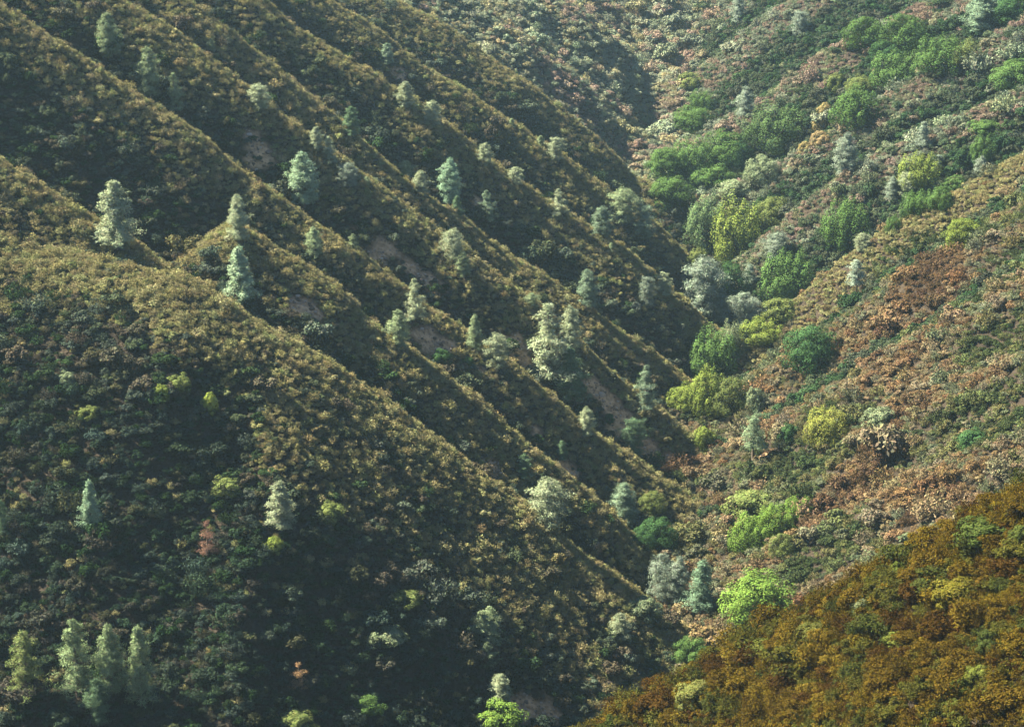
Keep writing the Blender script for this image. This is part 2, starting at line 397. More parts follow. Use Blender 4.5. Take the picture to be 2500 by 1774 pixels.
def oak_meshes(Wd, H, ncl, per, upright=False, sparse=1.0):
    """broadleaf dome of many leafy clumps over a short branching trunk"""
    T = Tubes(); Lf = Leaves()
    T.add([(0, 0, -.5), (.05, 0, .14 * H), (0, .05, .4 * H)], [.055 * Wd, .04 * Wd, .02 * Wd])
    for i in range(ncl):
        a = rng.uniform(0, 6.283); u = rng.uniform(-.12, 1); 
        sh = rng.uniform(.70, 1.10)
        el = math.asin(max(-.2, min(1, u)))
        c = np.array([math.cos(a) * math.cos(el) * .5 * Wd * .84 * sh, math.sin(a) * math.cos(el) * .5 * Wd * .84 * sh, (.16 + .74 * max(0, math.sin(el)) * sh) * H + (.0 if el > 0 else -.04 * H)])
        cr = rng.uniform(.09, .165) * Wd
        n = int(per * rng.uniform(.7, 1.3)); s_ = sphere(n)
        out = unit(c - np.array([0, 0, .2 * H]))
        s_ = unit(s_ + .55 * out)
        el3 = np.array([.72, .72, 1.75]) if upright else np.array([1, 1, .85])
        P = c + s_ * cr * el3 * rng.uniform(.72, 1, (n, 1)); P[:, 2] = np.maximum(P[:, 2], .05)
        D = unit(s_ + np.array([0, 0, .7 if upright else .3]) + .5 * sphere(n))
        v = rng.uniform(.8, 1.22)
        Lf.add(P, D, .24, .14, .75 * v, 1.22 * v, None, unit(s_ + .35 * out + .4 * sphere(n)))
        if i % 4 == 0: T.add([(0, 0, .16 * H), c * .55 + np.array([0, 0, .05]), c], [.024 * Wd, .014 * Wd, .004 * Wd], 4)
    n = int(ncl * per * .25)       # inner leaves close the dome, coloured dark to paint shade inside the crown
    s_ = sphere(n); s_[:, 2] = np.abs(s_[:, 2]); P = s_ * np.array([.36 * Wd, .36 * Wd, .68 * H]) * rng.uniform(.75, 1, (n, 1)) + np.array([0, 0, .06 * H])
    Lf.add(P, unit(s_ + sphere(n)), .3, .2, .25, .5, None, unit(s_ + .3 * sphere(n)))
    return T.mesh('trunk', M_bark), Lf.mesh('crown', M_leaf), (H, Wd / 2)
OAKS = {
 'round': [oak_meshes(8, 6.5, 75, 125) for i in range(3)],
 'plume': [oak_meshes(8, 6.5, 72, 120, True) for i in range(3)],
 'bush': [oak_meshes(5, 3.6, 48, 95) for i in range(3)],
}

# ---------------------------------------------------------------- things
GROVE = []      # (name phrase, px, py) landmarks used when describing the small shrubs
def thing(name, label, cat, group=None):
    o = bpy.data.objects.new(name, None); COL.objects.link(o); o.empty_display_size = .5
    o['label'] = label; o['category'] = cat
    if group: o['group'] = group
    return o
seen_kind = {}
def plant(name, cat, group, meshes, px, top, base, wid, tint, label, hs=1.0):
    if name != 'pine_tree' and name != 'dead_pine':      # a broad crown is seen a little from above: part of its image height is depth
        base -= .06 * wid; top += .05 * wid; wid *= 1.06
    g = ground_at(px, base)
    dist = project(g)[2]; m = dist / FPX
    Hh, Rr = meshes[2]
    h = max(1.0, (base - top) * m / math.cos(R(12)) ) * hs; wd = wid * m * 1.12
    t = thing(name, label, cat, group)
    t.location = (g[0], g[1], g[2] - .25)
    t.rotation_euler = (0, 0, rng.uniform(0, 6.283))
    t.scale = (wd / 2 / Rr, wd / 2 / Rr, h / Hh)
    j = 1 + .12 * rng.uniform(-1, 1)
    for nm, me_ in (('trunk', meshes[0]), ('crown', meshes[1])):
        c = bpy.data.objects.new(nm, me_); COL.objects.link(c); c.parent = t
        if nm == 'crown': c.color = (tint[0] * j, tint[1] * j, tint[2] * j, 1)
    return t

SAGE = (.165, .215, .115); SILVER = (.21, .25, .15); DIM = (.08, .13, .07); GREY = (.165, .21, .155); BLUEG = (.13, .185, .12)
PT = [
 # x, top, base, width, shape, tint, label
 (265,39,148,62,'egg',SAGE,'pale pine leaning on the spur, topmost at the upper left'),
 (363,126,245,66,'egg',SAGE,'taller of two touching sage pines at the upper left'),
 (428,182,276,54,'ragged',SAGE,'smaller right hand pine of the touching upper left pair'),
 (515,93,126,24,'egg',SAGE,'tiny pale pine alone between the two upper left crests'),
 (632,208,268,56,'dome',SILVER,'round topped pale pine on a crest, right of the touching pair'),
 (772,309,370,40,'egg',SILVER,'slim pale pine on the crest, upper left of a touching pair'),
 (803,336,402,50,'ragged',SILVER,'brightest silvery pine of the crest pair, lower and wider'),
 (742,377,506,84,'egg',(.20,.29,.18),'broad dense pine with shaded lower half, below the silvery crest pair'),
 (285,445,608,112,'cone',SILVER,'tall silvery pine with visible trunk standing alone at left'),
 (583,479,594,62,'egg',SILVER,'slender pale pine midway between the tall left pine and the bare slip'),
 (768,553,628,48,'egg',SAGE,'small sage pine right of the slender pale one'),
 (588,608,748,84,'cone',(.21,.29,.18),'pointed cone shaped pine, dark below, under the slender pale one'),
 (945,106,158,38,'egg',BLUEG,'small bluish pine high in a shaded gully at top centre'),
 (989,200,264,52,'egg',SILVER,'bright rounded pine astride a crest, upper of two at top centre'),
 (1053,246,308,52,'egg',SILVER,'bright rounded pine astride a crest, lower of two at top centre'),
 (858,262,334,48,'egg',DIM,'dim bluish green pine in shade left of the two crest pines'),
 (852,400,460,52,'dome',GREY,'grey hazy pine on the crest below the silvery pair'),
 (895,430,456,24,'egg',SAGE,'tiny pine peeping over the crest beside the grey hazy pine'),
 (990,394,442,38,'dome',SAGE,'left smaller pine of two joined on a crest near the centre'),
 (1028,416,474,50,'egg',SILVER,'right larger pine of two joined on a crest near the centre'),
 (1097,391,502,64,'egg',(.18,.28,.18),'two toned pine, pale top and dark green base, near the centre'),
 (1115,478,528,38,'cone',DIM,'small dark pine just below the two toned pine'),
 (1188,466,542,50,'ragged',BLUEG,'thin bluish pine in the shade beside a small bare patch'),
 (1184,347,404,42,'egg',SILVER,'pale egg shaped pine on the crest above the two toned pine'),
 (1249,290,314,24,'cone',SAGE,'tiny pale cone of a pine on the upper centre crest'),
 (1260,408,452,36,'dome',SILVER,'small pale round pine on the crest right of the two toned pine'),
 (1320,331,360,26,'cone',SAGE,'tiny pine just left of a round pale pine on the crest'),
 (1358,338,394,46,'dome',SILVER,'round pale pine on the crest with a tiny one at its left'),
 (1363,462,528,52,'ragged',SILVER,'ragged pale pine at the right end of the middle crest'),
 (1467,503,578,54,'egg',BLUEG,'bluish pine left of the big round pine near the valley'),
 (1522,466,548,74,'dome',SAGE,'big round topped pine above the valley floor, centre right'),
 (1572,508,588,56,'dome',BLUEG,'dull rounded pine lower right of the big round topped pine'),
 (1107,564,642,56,'dome',SILVER,'pale dome topped pine on the crest, upper of a pair'),
 (1130,615,678,44,'egg',SAGE,'narrow sage pine right below the dome topped pine'),
 (1492,590,614,22,'cone',SAGE,'tiny pale pine above the dark gully below the bluish pine'),
 (862,568,612,32,'ragged',SAGE,'small ragged pine on a crest left of the upper bare slip'),
 (1012,678,784,64,'ragged',SILVER,'ragged silver pine below the upper bare slip'),
 (972,758,850,60,'egg',SAGE,'full sage pine left of the pale bare slip, centre'),
 (1160,771,858,48,'cone',SAGE,'pointed pale pine, upper left of a touching centre pair'),
 (1212,817,898,66,'dome',SILVER,'broad silvery pine, lower right of a touching centre pair'),
 (1338,741,930,118,'ragged',SILVER,'largest pine at the centre, tall with layered silvery boughs'),
 (1394,748,858,56,'egg',SILVER,'rounded pale pine crowding the right side of the largest pine'),
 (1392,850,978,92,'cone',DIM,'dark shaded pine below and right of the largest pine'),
 (1298,713,752,36,'dome',SAGE,'small pale pine on the crest upper left of the largest pine'),
 (1434,659,755,62,'egg',BLUEG,'bluish egg shaped pine in shade right of centre'),
 (1620,664,724,50,'egg',SILVER,'pale round pine at the end of a crest near the valley'),
 (1580,680,752,42,'dome',GREY,'faint grey pine left of the pale round one at the crest end'),
 (1578,888,1004,66,'ragged',BLUEG,'blue green ragged pine at the upper right of the big bare slip'),
 (1432,994,1068,48,'egg',SILVER,'small bright pine on the crest left of the big bare slip'),
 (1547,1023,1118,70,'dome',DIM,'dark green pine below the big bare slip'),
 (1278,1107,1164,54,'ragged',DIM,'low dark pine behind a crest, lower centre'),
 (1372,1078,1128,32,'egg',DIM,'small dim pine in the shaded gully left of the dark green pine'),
 (1337,1170,1288,90,'dome',SILVER,'broad bright pine on the shaded flank, lower centre'),
 (1522,1176,1285,78,'egg',BLUEG,'bluish rounded pine beside dark green oaks in the gully'),
 (1618,1350,1470,70,'dome',GREY,'grey round topped pine, left of two by the valley floor'),
 (1655,1356,1475,62,'egg',GREY,'grey pine right behind the round topped one by the valley floor'),
 (1712,1362,1494,80,'cone',(.12,.19,.12),'dark green pointed pine on the valley floor'),
 (1514,1492,1566,56,'egg',SILVER,'small silvery pine on the nearest spur crest'),
 (1190,1484,1575,88,'fork',SAGE,'forked open pine on the shaded lower slope'),
 (1188,1562,1622,60,'ragged',SAGE,'short ragged pine directly below the forked open pine'),
 (1222,1636,1718,60,'egg',SILVER,'silvery pine standing behind the vivid green bush at the bottom'),
 (223,1176,1300,60,'cone',(.16,.24,.15),'dull green pointed pine alone on the dark left slope'),
 (685,1176,1294,88,'cone',SILVER,'silver cone shaped pine on the dark slope, lower left centre'),
 (65,1536,1690,102,'ragged',(.13,.165,.06),'leftmost pine of the bottom left stand, yellowish top'),
 (190,1506,1700,114,'ragged',(.14,.19,.095),'tallest pine of the bottom left stand'),
 (275,1521,1705,82,'egg',(.14,.19,.095),'third pine from the left in the bottom left stand'),
 (345,1527,1720,90,'cone',(.14,.19,.095),'rightmost pine of the bottom left stand'),
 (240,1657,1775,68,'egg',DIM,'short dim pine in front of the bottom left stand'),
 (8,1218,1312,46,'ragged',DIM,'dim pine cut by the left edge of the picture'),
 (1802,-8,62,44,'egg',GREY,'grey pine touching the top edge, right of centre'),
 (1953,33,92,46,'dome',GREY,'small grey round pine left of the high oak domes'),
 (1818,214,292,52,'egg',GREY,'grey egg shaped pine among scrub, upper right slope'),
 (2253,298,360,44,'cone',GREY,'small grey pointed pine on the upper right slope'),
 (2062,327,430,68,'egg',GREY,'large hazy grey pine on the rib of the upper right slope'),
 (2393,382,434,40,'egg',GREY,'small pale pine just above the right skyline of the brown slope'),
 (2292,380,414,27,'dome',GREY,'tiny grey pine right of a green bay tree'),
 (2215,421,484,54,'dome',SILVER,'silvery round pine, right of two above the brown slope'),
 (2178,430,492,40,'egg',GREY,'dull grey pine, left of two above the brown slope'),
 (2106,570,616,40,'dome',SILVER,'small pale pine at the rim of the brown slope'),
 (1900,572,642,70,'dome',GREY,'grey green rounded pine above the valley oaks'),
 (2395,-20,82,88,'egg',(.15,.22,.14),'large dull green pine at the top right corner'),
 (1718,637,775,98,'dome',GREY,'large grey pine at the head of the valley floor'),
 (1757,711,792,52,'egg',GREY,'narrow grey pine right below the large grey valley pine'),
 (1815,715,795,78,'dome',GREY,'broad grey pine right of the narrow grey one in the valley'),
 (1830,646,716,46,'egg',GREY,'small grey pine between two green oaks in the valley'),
 (2090,637,732,46,'thin',(.22,.28,.21),'thin pine with bare trunk on the brown slope'),
 (1838,1010,1134,66,'thin',(.15,.21,.12),'dark open pine with a long bare trunk beside pale dirt'),
]
for (x, tp, bs, wd, shp, tint, lab) in PT:
    P_ = PINES[shp]
    plant('pine_tree', 'pine tree', 'grey green pines scattered over the hillsides', P_[rng.integers(len(P_))], x, tp, bs, wd, tint, lab)
for (x, tp, bs, wd, tint, lab) in [
 (508,1268,1362,56,(.17,.10,.07),'dead pine with russet needles on the dark left slope'),
 (730,1610,1684,52,(.20,.13,.065),'small dried out orange tan pine near the bottom edge')]:
    plant('dead_pine', 'dead tree', None, PINES['dead'][rng.integers(2)], x, tp, bs, wd, tint, lab)

GRN = (0.055,0.101,0.028); DEEP = (.032,.07,.025); LIME = (0.106,0.141,0.030); OLV = (.09,.115,.036); PALE = (.13,.165,.09); YEL = (.24,.20,.085); VIV = (0.081,0.136,0.026)
OT = [
 # x, top, base, width, shape, tint, label
 (2115,32,122,100,'round',GRN,'left dome of the high oak clump near the top right'),
 (2208,24,128,116,'round',GRN,'taller right dome of the high oak clump near the top right'),
 (2168,92,152,84,'round',DEEP,'low dark oak at the foot of the high oak clump'),
 (2195,124,218,128,'plume',GRN,'green plumed bay tree below the high oak clump'),
 (2300,86,184,120,'plume',GRN,'wide bay tree touching the right side of the plumed one'),
 (2360,98,165,70,'plume',OLV,'olive end of the wide bay thicket, farthest right'),
 (2478,138,225,108,'round',GRN,'green oak cut by the right edge, upper right'),
 (2470,-20,62,90,'round',DEEP,'dark oak in the extreme top right corner'),
 (2098,178,238,66,'round',OLV,'yellowish oak above the autumn strip, upper right slope'),
 (2040,172,225,44,'bush',OLV,'small olive bush left of the yellowish oak'),
 (2088,215,312,114,'plume',GRN,'dense green oak beside the yellow autumn strip'),
 (2012,250,290,34,'bush',YEL,'yellow autumn bush, topmost of the bright strip'),
 (1998,288,326,36,'bush',YEL,'yellow autumn bush, second from the top of the bright strip'),
 (2002,318,356,44,'bush',(.23,.18,.09),'tan autumn bush, third in the bright strip'),
 (1965,345,376,30,'bush',YEL,'yellow autumn bush, lowest of the bright strip'),
 (1684,176,222,62,'bush',OLV,'olive oak bush high on the slope beside the valley head'),
 (1712,222,275,64,'plume',GRN,'upper tree of the green pair below the olive oak bush'),
 (1690,250,322,92,'round',GRN,'larger lower tree of the green pair left of the grey egg pine'),
 (1892,258,368,148,'plume',(.05,.085,.03),'broad dark oak thicket right of the grey egg pine'),
 (1770,308,412,116,'round',GRN,'top right dome of the largest oak grove'),
 (1690,335,440,105,'plume',GRN,'upper middle dome of the largest oak grove'),
 (1625,350,440,96,'round',GRN,'left dome of the largest oak grove'),
 (1740,390,475,112,'round',GRN,'lower right dome of the largest oak grove'),
 (1640,420,505,104,'round',GRN,'bottom dome of the largest oak grove'),
 (1805,340,420,64,'round',DEEP,'dark right edge tree of the largest oak grove'),
 (1860,370,448,78,'round',PALE,'grey green oak between the largest grove and the rib'),
 (1790,436,486,80,'bush',PALE,'pale bush above the bright yellow green oak'),
 (1722,478,610,100,'plume',(.09,.14,.06),'pale left half of the big plumed oak pair'),
 (1795,484,640,130,'plume',(.12,.16,.035),'big yellow green plumed oak above the valley'),
 (1890,474,556,86,'round',OLV,'olive green dome right of the big yellow green oak'),
 (2066,488,608,116,'plume',GRN,'bright bay tree standing alone above the brown slope'),
 (2245,374,464,98,'plume',LIME,'yellow green bay above the two silvery pines'),
 (2333,428,474,54,'bush',GRN,'small green oak between the bay and the slope rim'),
 (2235,462,530,70,'plume',GRN,'left tree of the spiky green row along the slope rim'),
 (2295,456,512,70,'plume',GRN,'right tree of the spiky green row along the slope rim'),
 (2180,525,570,40,'plume',GRN,'lone green spike where the slope rim dips'),
 (2400,328,398,62,'plume',GRN,'pointed green oak left of the right edge, upper slope'),
 (2400,288,332,80,'bush',GRN,'low green bushy oak above the pointed one, right side'),
 (2348,520,608,90,'round',LIME,'yellow green oak on the brown slope just under its rim'),
 (1922,612,732,120,'plume',GRN,'green oak with ragged top right of the valley pines'),
 (1785,628,724,84,'round',DEEP,'dark oak right behind the large grey valley pine'),
 (1705,598,655,50,'bush',OLV,'small olive bush above the large grey valley pine'),
 (1905,722,784,90,'bush',OLV,'light green oak on the rim right of the broad grey pine'),
 (1862,772,838,108,'plume',LIME,'yellow green sloping thicket below the broad grey pine'),
 (1738,798,908,116,'plume',GRN,'long green dome over the valley floor'),
 (1790,782,872,66,'plume',PALE,'pale green tree joined to the long green dome'),
 (1978,780,908,132,'round',DEEP,'deep green round oak alone on the brown slope'),
 (1676,925,1008,84,'round',LIME,'left bush of the lime green thicket in the valley'),
 (1725,898,1014,94,'plume',LIME,'bright middle of the lime green thicket in the valley'),
 (1788,908,1016,84,'round',OLV,'darker right end of the lime green thicket in the valley'),
 (2020,990,1094,108,'plume',(.14,.155,.035),'yellow green willowy bush on the brown slope'),
 (2147,982,1048,76,'bush',PALE,'pale leafed bush right of the yellow green willowy one'),
 (1925,1028,1076,48,'bush',DEEP,'small dark oak right of the pine with the bare trunk'),
 (1716,1040,1098,58,'bush',LIME,'lime green bush left of the pine with the bare trunk'),
 (1842,940,1008,46,'bush',PALE,'grey green bush right of the lime green thicket'),
 (2375,1040,1092,74,'bush',DEEP,'dark green bush toward the right edge of the brown slope'),
 (1832,1184,1264,118,'bush',OLV,'round olive oak where the brown slope meets the valley'),
 (1838,1252,1350,104,'plume',VIV,'lowest part of the long bright green thicket by the valley'),
 (1898,1226,1310,92,'plume',VIV,'middle of the long bright green thicket by the valley'),
 (1955,1208,1262,78,'plume',VIV,'highest part of the long bright green thicket by the valley'),
 (1910,1288,1364,64,'round',OLV,'dull olive tree under the long bright green thicket'),
 (1852,1376,1522,172,'round',VIV,'biggest bright green oak on the lower valley floor'),
 (1690,1540,1622,86,'round',GRN,'green tree at the mouth of the valley behind the near ridge'),
 (1575,1444,1514,80,'bush',PALE,'light green tree on the nearest spur crest'),
 (1222,1702,1782,112,'bush',VIV,'vivid green round bush at the bottom edge'),
 (1605,1248,1350,96,'round',DEEP,'dark oak in the gully right of the bluish pine'),
 (1592,1188,1250,64,'round',OLV,'yellowish oak above the dark gully oak'),
 (1560,1280,1340,70,'round',DEEP,'low dark oak left of the dark gully oak'),
 (390,932,978,48,'bush',LIME,'yellow topped round shrub on the dark left slope'),
 (512,960,1014,38,'bush',(.20,.25,.05),'brightest yellow green shrub on the dark left slope'),
 (218,980,1016,54,'bush',OLV,'wide olive shrub, leftmost of the bright shrubs on the dark slope'),
 (165,898,932,42,'bush',PALE,'pale shrub high on the dark left slope'),
 (437,910,958,62,'bush',OLV,'olive double headed shrub between two brighter ones'),
 (550,1156,1206,74,'bush',OLV,'olive dome shrub left of the silver cone pine'),
 (175,635,658,34,'bush',OLV,'light shrub just under the left crest'),
 (665,1308,1350,54,'bush',LIME,'lime shrub below the silver cone pine'),
 (805,1216,1268,64,'bush',OLV,'round green shrub right of the silver cone pine'),
 (1095,1062,1100,30,'bush',DEEP,'dark shrub on the flank below the centre bare slips'),
 (1078,848,886,46,'bush',DEEP,'dark round bush upper of two between the centre bare slips'),
 (1140,866,892,34,'bush',DEEP,'small dark bush right of the bare slip with pale stones'),
 (1487,1004,1032,24,'bush',DEEP,'single dark bush in the middle of the big bare slip'),
 (940,1520,1572,90,'bush',PALE,'grey green leafy shrub on the shaded lower slope'),
 (985,1430,1472,80,'bush',OLV,'light olive shrub bank on the shaded lower slope'),
 (890,1690,1740,80,'bush',GRN,'green shrub near the bottom edge left of the grey brush'),
 (720,1725,1790,90,'bush',OLV,'yellowish green bush at the bottom edge'),
 # near ridge
 (2198,1360,1408,54,'bush',(.06,.08,.016),'bright green bush high on the near golden ridge'),
 (2400,1248,1330,130,'bush',(.035,.05,.012),'dark green thicket under the crest of the near ridge'),
 (2492,1272,1335,60,'bush',(.05,.065,.016),'green bush cut by the right edge on the near ridge'),
 (2342,1400,1480,120,'bush',(.085,.078,.012),'large golden green bush on the near ridge'),
 (2165,1418,1452,48,'bush',(.15,.16,.10),'silvery white leafed bush on the near ridge'),
 (2115,1450,1490,60,'bush',(.08,.095,.045),'pale green bush below the silvery white one'),
 (2195,1534,1574,64,'bush',(.075,.09,.018),'lime bush in the middle of the near ridge'),
 (1700,1650,1725,92,'bush',(.11,.12,.035),'pale yellow green bush near the low end of the near ridge'),
 (1850,1548,1604,90,'bush',(.06,.07,.014),'dark olive bush on the crest of the near ridge'),
 (2395,1610,1655,70,'bush',(.075,.09,.018),'topmost green bush of a broken line at lower right'),
 (2345,1648,1702,70,'bush',(.06,.08,.016),'middle green bush of a broken line at lower right'),
 (2328,1698,1745,50,'bush',(.075,.09,.018),'lowest green bush of a broken line at lower right'),
 (2415,1538,1600,70,'bush',(.03,.04,.01),'dark green bush above the broken line at lower right'),
 (1990,1510,1560,80,'bush',(.055,.06,.015),'olive mound on the crest right of the dark olive bush'),
]
for (x, tp, bs, wd, shp, tint, lab) in OT:
    P_ = OAKS[shp]; bush = shp == 'bush'
    plant('green_bush' if bush else 'oak_tree', 'bush' if bush else 'oak tree',
          'leafy bushes among the scrub' if bush else 'oaks and bays along the gullies', P_[rng.integers(len(P_))], x, tp, bs, wd, tint, lab)

# ---------------------------------------------------------------- scrub: single shrubs on the near ridge, cover elsewhere
def pal(*rows): return np.array(rows, float)
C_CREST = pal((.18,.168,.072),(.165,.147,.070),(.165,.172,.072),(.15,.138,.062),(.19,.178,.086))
C_GULLY_SHADE = pal((.046,.06,.032),(.054,.07,.05),(.06,.055,.036),(.022,.04,.016),(.042,.055,.034),(.058,.057,.028))
C_RIGHT = pal((.032,.045,.018),(.075,.09,.034),(.09,.09,.037),(.085,.098,.056),(.12,.108,.066),(.145,.115,.064),(.135,.095,.048),(.115,.074,.036),(.07,.047,.026))
C_LOW_SHADE = pal((.022,.037,.02),(.028,.042,.032),(.034,.034,.025),(.013,.026,.010),(.024,.034,.024),(.036,.04,.02))
C_UPPER = pal((.115,.14,.09),(.15,.175,.115),(.16,.125,.09),(.095,.115,.07),(.05,.072,.036),(.135,.145,.08),(.15,.115,.085))  # grey green scrub, lightened to paint in distance haze
C_DEEP_SHADE = pal((.022,.045,.018),(.03,.055,.024),(.045,.06,.032),(.04,.05,.03))
C_FAR = pal((.20,.22,.14),(.17,.20,.13),(.22,.205,.11),(.13,.155,.10),(.21,.165,.12))  # sage scrub, paled further so the tint carries some haze
C_NEAR = pal((.050,.035,.005),(.066,.048,.006),(.042,.042,.008),(.033,.019,.004),(.028,.034,.008),(.078,.058,.008),(.06,.032,.005))
def margin(P, m=170):
    px, py, d = project(P); m = m + (FPX * 24 / np.maximum(d, 60) if m > 0 else 0); return (d > 60) & (px > -m) & (px < 2500 + m) & (py > -m) & (py < 1774 + m)
def scatter(step, x0, x1, y0, y1):
    X, Y = np.meshgrid(np.arange(x0, x1, step), np.arange(y0, y1, step))
    X = (X + rng.uniform(-.5, .5, X.shape) * step).ravel(); Y = (Y + rng.uniform(-.5, .5, Y.shape) * step).ravel()
    return X, Y
def visible(P, lift=1.2):
    """does the eye at the camera see the point (the terrain alone considered)"""
    ok = np.ones(len(P), bool)
    for u in np.linspace(.35, .985, 60):
        q = P * u; ok &= hgt(q[:, 0], q[:, 1]) < q[:, 2] + lift
    return ok
# single shrubs
X, Y = scatter(1.75, -90, 80, 140, 262)
P = np.stack([X, Y, hgt(X, Y)], 1)
ix, iy, _, _ = cell(X, Y); zn = ZONE[iy, ix]
k = margin(P, -5) & (zn == 4); P = P[k]; P = P[visible(P, .6)]; P = P[bareness(P) < .5]
rng.shuffle(P)
keep = []
for p in P:
    if all((p[0] - q[0]) ** 2 + (p[1] - q[1]) ** 2 > 1.25 for q in keep): keep.append(p)
    if len(keep) >= 300: break
SINGLE = np.array(keep)
LAND = [(2198,1385,'the high bright green bush'),(2342,1440,'the large golden green bush'),(2165,1436,'the silvery white bush'),
 (2195,1555,'the lime bush mid ridge'),(1700,1690,'the pale yellow green bush'),(1850,1578,'the dark olive crest bush'),(2345,1676,'the line of green bushes'),
 (2400,1290,'the dark green thicket'),(1990,1535,'the olive mound on the crest')]
CNAME = ['golden brown','amber','olive brown','rusty brown','dull olive','straw gold']
px_, py_, d_ = project(SINGLE)
order = np.argsort(py_); info = []
for i in order:
    best_ = min(LAND, key=lambda l: math.hypot(l[0] - px_[i], l[1] - py_[i]))
    dx, dy = px_[i] - best_[0], py_[i] - best_[1]
    side = 'right' if dx > 0 else 'left'
    pos = side + ' of' if abs(dx) > 2 * abs(dy) else ('above' if dy < 0 else 'below') if abs(dy) > 2 * abs(dx) else ('upper ' if dy < 0 else 'lower ') + side + ' of'
    patch = fbm(np.array([SINGLE[i, 0]]), np.array([SINGLE[i, 1]]), 9, 61)[0]
    ci = int(np.clip(rng.normal(2.0 + 3.2 * patch, 1.4), 0, 5)); size = float(np.exp(rng.normal(.76, .24)))
    info.append((i, ci, size, pos, best_[2], math.hypot(dx, dy)))
ORD = ['', 'second ', 'third ', 'fourth ', 'fifth ', 'sixth ', 'seventh ', 'eighth ', 'ninth ', 'tenth ', 'eleventh ', 'twelfth ']
from collections import Counter
rank = Counter()
for (i, ci, size, pos, land, dd) in sorted(info, key=lambda r: r[5]):
    sz = 'small' if size < 1.9 else 'large' if size > 2.45 else 'medium'
    key = (sz, ci, pos, land); n = rank[key]; rank[key] += 1
    near_word = ORD[min(n, 11)] + 'nearest'
    o = bpy.data.objects.new('chamise_shrub', NEAR[rng.integers(len(NEAR))]); COL.objects.link(o)
    p = SINGLE[i]; o.location = (p[0], p[1], p[2] - .1); o.rotation_euler = (rng.uniform(-.1, .1), rng.uniform(-.1, .1), rng.uniform(0, 6.28))
    o.scale = (size, size, size * rng.uniform(.75, 1.05))
    c = C_NEAR[ci] * rng.uniform(.85, 1.15); o.color = (c[0], c[1], c[2], 1)
    o['label'] = f'{sz} {CNAME[ci]} shrub {near_word} {pos} {land}'
    o['category'] = 'shrub'; o['group'] = 'single shrubs on the near golden ridge'

def cover(name, P, tint, scale, kind, label):
    me = bpy.data.meshes.new(name); me.vertices.add(len(P)); me.vertices.foreach_set('co', np.asarray(P, np.float32).ravel())
    def put(nm, ty, key, arr):
        a = me.attributes.new(nm, ty, 'POINT'); a.data.foreach_set(key, np.ascontiguousarray(arr).ravel())
    c = np.ones((len(P), 4), np.float32); c[:, :3] = tint
    put('tint', 'FLOAT_COLOR', 'color', c)
    s = np.stack([scale, scale, scale * rng.uniform(.75, 1.1, len(P))], 1).astype(np.float32); put('size', 'FLOAT_VECTOR', 'vector', s)
    r = np.stack([rng.uniform(-.12, .12, len(P)), rng.uniform(-.12, .12, len(P)), rng.uniform(0, 6.28, len(P))], 1).astype(np.float32); put('turn', 'FLOAT_VECTOR', 'vector', r)
    put('pick', 'INT', 'value', kind.astype(np.int32))
    o = bpy.data.objects.new(name, me); COL.objects.link(o); o['kind'] = 'stuff'; o['label'] = label; o['category'] = 'scrub'
    g = bpy.data.node_groups.new(name + '_nodes', 'GeometryNodeTree')
    g.interface.new_socket('Geometry', in_out='INPUT', socket_type='NodeSocketGeometry'); g.interface.new_socket('Geometry', in_out='OUTPUT', socket_type='NodeSocketGeometry')
    N_, K = g.nodes, g.links
    gi, go = N_.new('NodeGroupInput'), N_.new('NodeGroupOutput')
    iop = N_.new('GeometryNodeInstanceOnPoints'); ci = N_.new('GeometryNodeCollectionInfo')
    ci.inputs['Collection'].default_value = PLANTS; ci.inputs['Separate Children'].default_value = True; ci.inputs['Reset Children'].default_value = True
    def att(nm, ty):
        a = N_.new('GeometryNodeInputNamedAttribute'); a.data_type = ty; a.inputs['Name'].default_value = nm; return a.outputs['Attribute']
    iop.inputs['Pick Instance'].default_value = True
    K.new(gi.outputs[0], iop.inputs['Points']); K.new(ci.outputs[0], iop.inputs['Instance'])
    K.new(att('pick', 'INT'), iop.inputs['Instance Index']); K.new(att('size', 'FLOAT_VECTOR'), iop.inputs['Scale'])
    e2r = N_.new('FunctionNodeEulerToRotation'); K.new(att('turn', 'FLOAT_VECTOR'), e2r.inputs[0]); K.new(e2r.outputs[0], iop.inputs['Rotation'])
    K.new(iop.outputs[0], go.inputs[0])
    md = o.modifiers.new('cover', 'NODES'); md.node_group = g
    return o

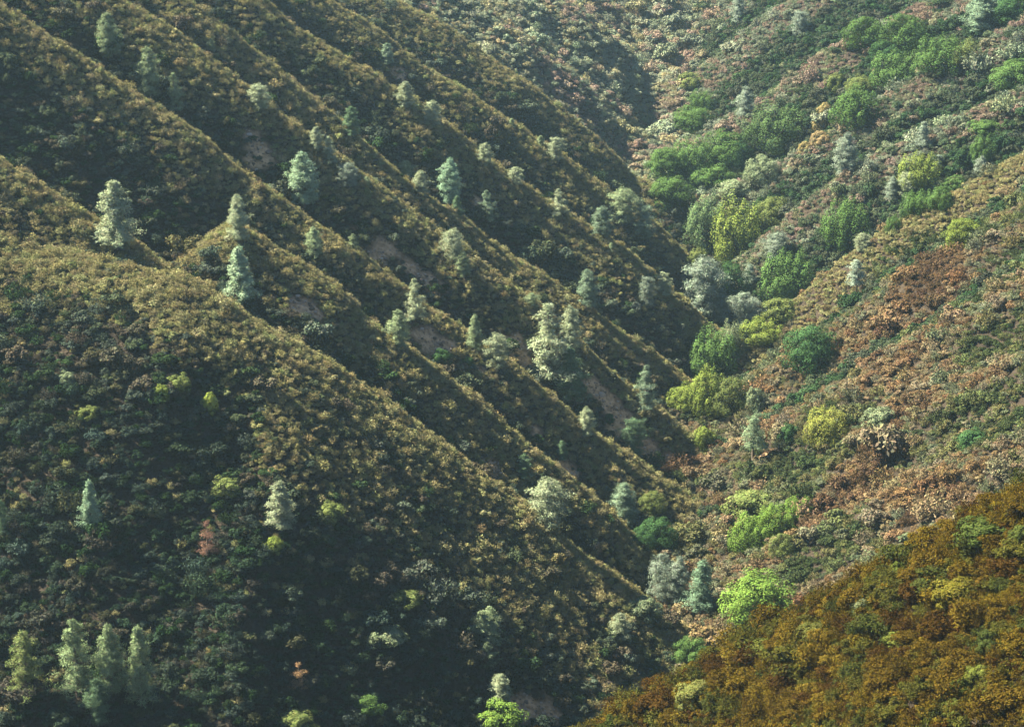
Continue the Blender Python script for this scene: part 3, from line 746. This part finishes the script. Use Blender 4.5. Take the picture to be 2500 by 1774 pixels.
def pick_from(palette, n, idx): return palette[idx] * np.exp(rng.normal(0, .11, (n, 1))) * rng.uniform(.94, 1.06, (n, 3))
def build_cover():
    X, Y = scatter(.64, -190, 200, 130, 720)
    P = np.stack([X, Y, hgt(X, Y)], 1)
    P = P[margin(P)]
    b = bareness(P); P = P[(b + rng.uniform(0, .35, len(P)) < .5) | (rng.uniform(0, 1, len(P)) < .05)]
    ix, iy, fx, fy = cell(P[:, 0], P[:, 1]); zn = ZONE[iy, ix]
    dr = hgt(P[:, 0], P[:, 1], DROP); px, py, dist = project(P)
    thin = rng.uniform(0, 1, len(P))
    big = fbm(P[:, 0], P[:, 1], 14, 71); mid = fbm(P[:, 0], P[:, 1], 6, 83)
    n = len(P)
    tint = np.zeros((n, 3)); scale = np.ones(n); kind = np.zeros(n, int); use = np.ones(n, bool)
    # left spurs: crest chamise lightened as painted sun, mixed flank scrub darkened as shade
    m = zn == 0
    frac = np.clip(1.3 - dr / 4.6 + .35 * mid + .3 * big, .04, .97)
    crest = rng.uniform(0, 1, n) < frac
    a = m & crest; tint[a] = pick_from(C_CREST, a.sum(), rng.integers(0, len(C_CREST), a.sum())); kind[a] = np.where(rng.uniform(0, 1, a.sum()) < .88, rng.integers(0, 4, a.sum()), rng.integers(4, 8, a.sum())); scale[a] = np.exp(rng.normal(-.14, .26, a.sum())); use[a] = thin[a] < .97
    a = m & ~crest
    gi = np.clip(((mid[a] + 1) * 2.6 + rng.normal(0, 1.2, a.sum())), 0, len(C_GULLY_SHADE) - 1).astype(int)
    tint[a] = pick_from(C_GULLY_SHADE, a.sum(), gi); kind[a] = rng.integers(2, 12, a.sum()); scale[a] = np.exp(rng.normal(-.1, .34, a.sum())) * np.where(rng.uniform(0, 1, a.sum()) < .08, rng.uniform(1.4, 2.2, a.sum()), 1); use[a] = thin[a] < .62
    lo = m & ~crest & (OWN[iy, ix] <= 1) & (dr + 3 * big > 9)      # scrub oak and sage at the nearest flank's foot, tint blackened to imitate shadow
    tint[lo] = pick_from(C_LOW_SHADE, lo.sum(), rng.integers(0, len(C_LOW_SHADE), lo.sum()))
    # the other slopes
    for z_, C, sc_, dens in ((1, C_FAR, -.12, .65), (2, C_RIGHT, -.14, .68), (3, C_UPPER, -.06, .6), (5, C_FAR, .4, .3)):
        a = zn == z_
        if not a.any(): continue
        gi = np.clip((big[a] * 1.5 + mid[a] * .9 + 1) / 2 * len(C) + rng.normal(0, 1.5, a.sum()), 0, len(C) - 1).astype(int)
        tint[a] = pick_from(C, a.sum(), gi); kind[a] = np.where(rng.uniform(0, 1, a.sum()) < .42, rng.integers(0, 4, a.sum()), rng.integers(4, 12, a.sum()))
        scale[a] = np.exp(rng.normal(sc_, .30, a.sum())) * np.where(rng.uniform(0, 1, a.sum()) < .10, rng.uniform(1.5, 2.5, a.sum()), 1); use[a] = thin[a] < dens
    # the rim of the right hand spur carries the same fine chamise as the left crests
    a = (OWN[iy, ix] == 13) & (rng.uniform(0, 1, n) < np.clip(1.1 - dr / 5 + .4 * mid, 0, .9))
    tint[a] = pick_from(C_CREST, a.sum(), rng.integers(0, len(C_CREST), a.sum())); scale[a] = np.exp(rng.normal(-.1, .22, a.sum())); kind[a] = rng.integers(0, 8, a.sum())
    # gully bottoms of the right hand slopes: taller green scrub, darkened to paint in shade
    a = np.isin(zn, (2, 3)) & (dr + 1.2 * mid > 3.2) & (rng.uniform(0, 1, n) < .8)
    tint[a] = pick_from(C_DEEP_SHADE, a.sum(), rng.integers(0, 4, a.sum())); scale[a] = np.exp(rng.normal(.55, .3, a.sum())); kind[a] = rng.integers(4, 12, a.sum())
    a = zn == 4
    gi = np.clip(2.2 + 3 * mid[a] + rng.normal(0, 1.3, a.sum()), 0, 5).astype(int)
    tint[a] = pick_from(C_NEAR, a.sum(), gi); kind[a] = rng.integers(0, 8, a.sum()); scale[a] = np.exp(rng.normal(-.02, .22, a.sum()))
    P[:, 2] -= .12
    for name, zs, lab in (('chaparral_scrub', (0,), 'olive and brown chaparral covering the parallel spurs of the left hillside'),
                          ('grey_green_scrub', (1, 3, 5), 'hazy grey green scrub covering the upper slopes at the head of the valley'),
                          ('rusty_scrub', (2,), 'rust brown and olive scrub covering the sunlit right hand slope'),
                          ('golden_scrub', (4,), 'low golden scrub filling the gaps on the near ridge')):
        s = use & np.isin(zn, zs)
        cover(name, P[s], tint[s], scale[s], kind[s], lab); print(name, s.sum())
build_cover()
def build_stones():
    Q = []
    for c, r in SLIP_W:
        rr = r * np.linalg.norm(c) / FPX * 1.2; k = int(26 * rr)
        a = rng.uniform(0, 6.28, k); q = np.sqrt(rng.uniform(0, 1, k)) * rr
        x, y = c[0] + q * np.cos(a), c[1] + q * np.sin(a); Q.append(np.stack([x, y, hgt(x, y)], 1))
    Q = np.concatenate(Q); Q = Q[bareness(Q) > .3]; n = len(Q)
    t = pal((.25,.19,.13),(.34,.28,.21),(.16,.12,.085),(.10,.075,.05))[rng.integers(0, 4, n)]
    cover('loose_stones', Q, t, np.exp(rng.normal(-1.55, .5, n)), rng.integers(12, 14, n), 'loose stones and rubble lying on the bare slips')
build_stones()

# ---------------------------------------------------------------- haze
HAZE = 0.00005
x0, x1, y0, y1 = xs[0] - 5, xs[-1] + 5, ys[0] - 5, ys[-1] + 5
z0 = float(Z.min()) - 1; z1 = max(float(Z.max()) + 4, 3.0)
v = [(x, y, z) for z in (z0, z1) for y in (y0, y1) for x in (x0, x1)]
hm = bpy.data.meshes.new('haze'); hm.from_pydata(v, [], [(0, 2, 3, 1), (4, 5, 7, 6), (0, 1, 5, 4), (2, 6, 7, 3), (0, 4, 6, 2), (1, 3, 7, 5)])
mh = bpy.data.materials.new('haze_air'); mh.use_nodes = True; t = mh.node_tree; t.nodes.remove(t.nodes['Principled BSDF'])
pv = t.nodes.new('ShaderNodeVolumePrincipled'); pv.inputs['Color'].default_value = (.52, .82, 1.0, 1); pv.inputs['Density'].default_value = HAZE; pv.inputs['Anisotropy'].default_value = .3
t.links.new(pv.outputs[0], t.nodes['Material Output'].inputs['Volume']); hm.materials.append(mh)
ho = bpy.data.objects.new('haze', hm); COL.objects.link(ho); ho['kind'] = 'stuff'
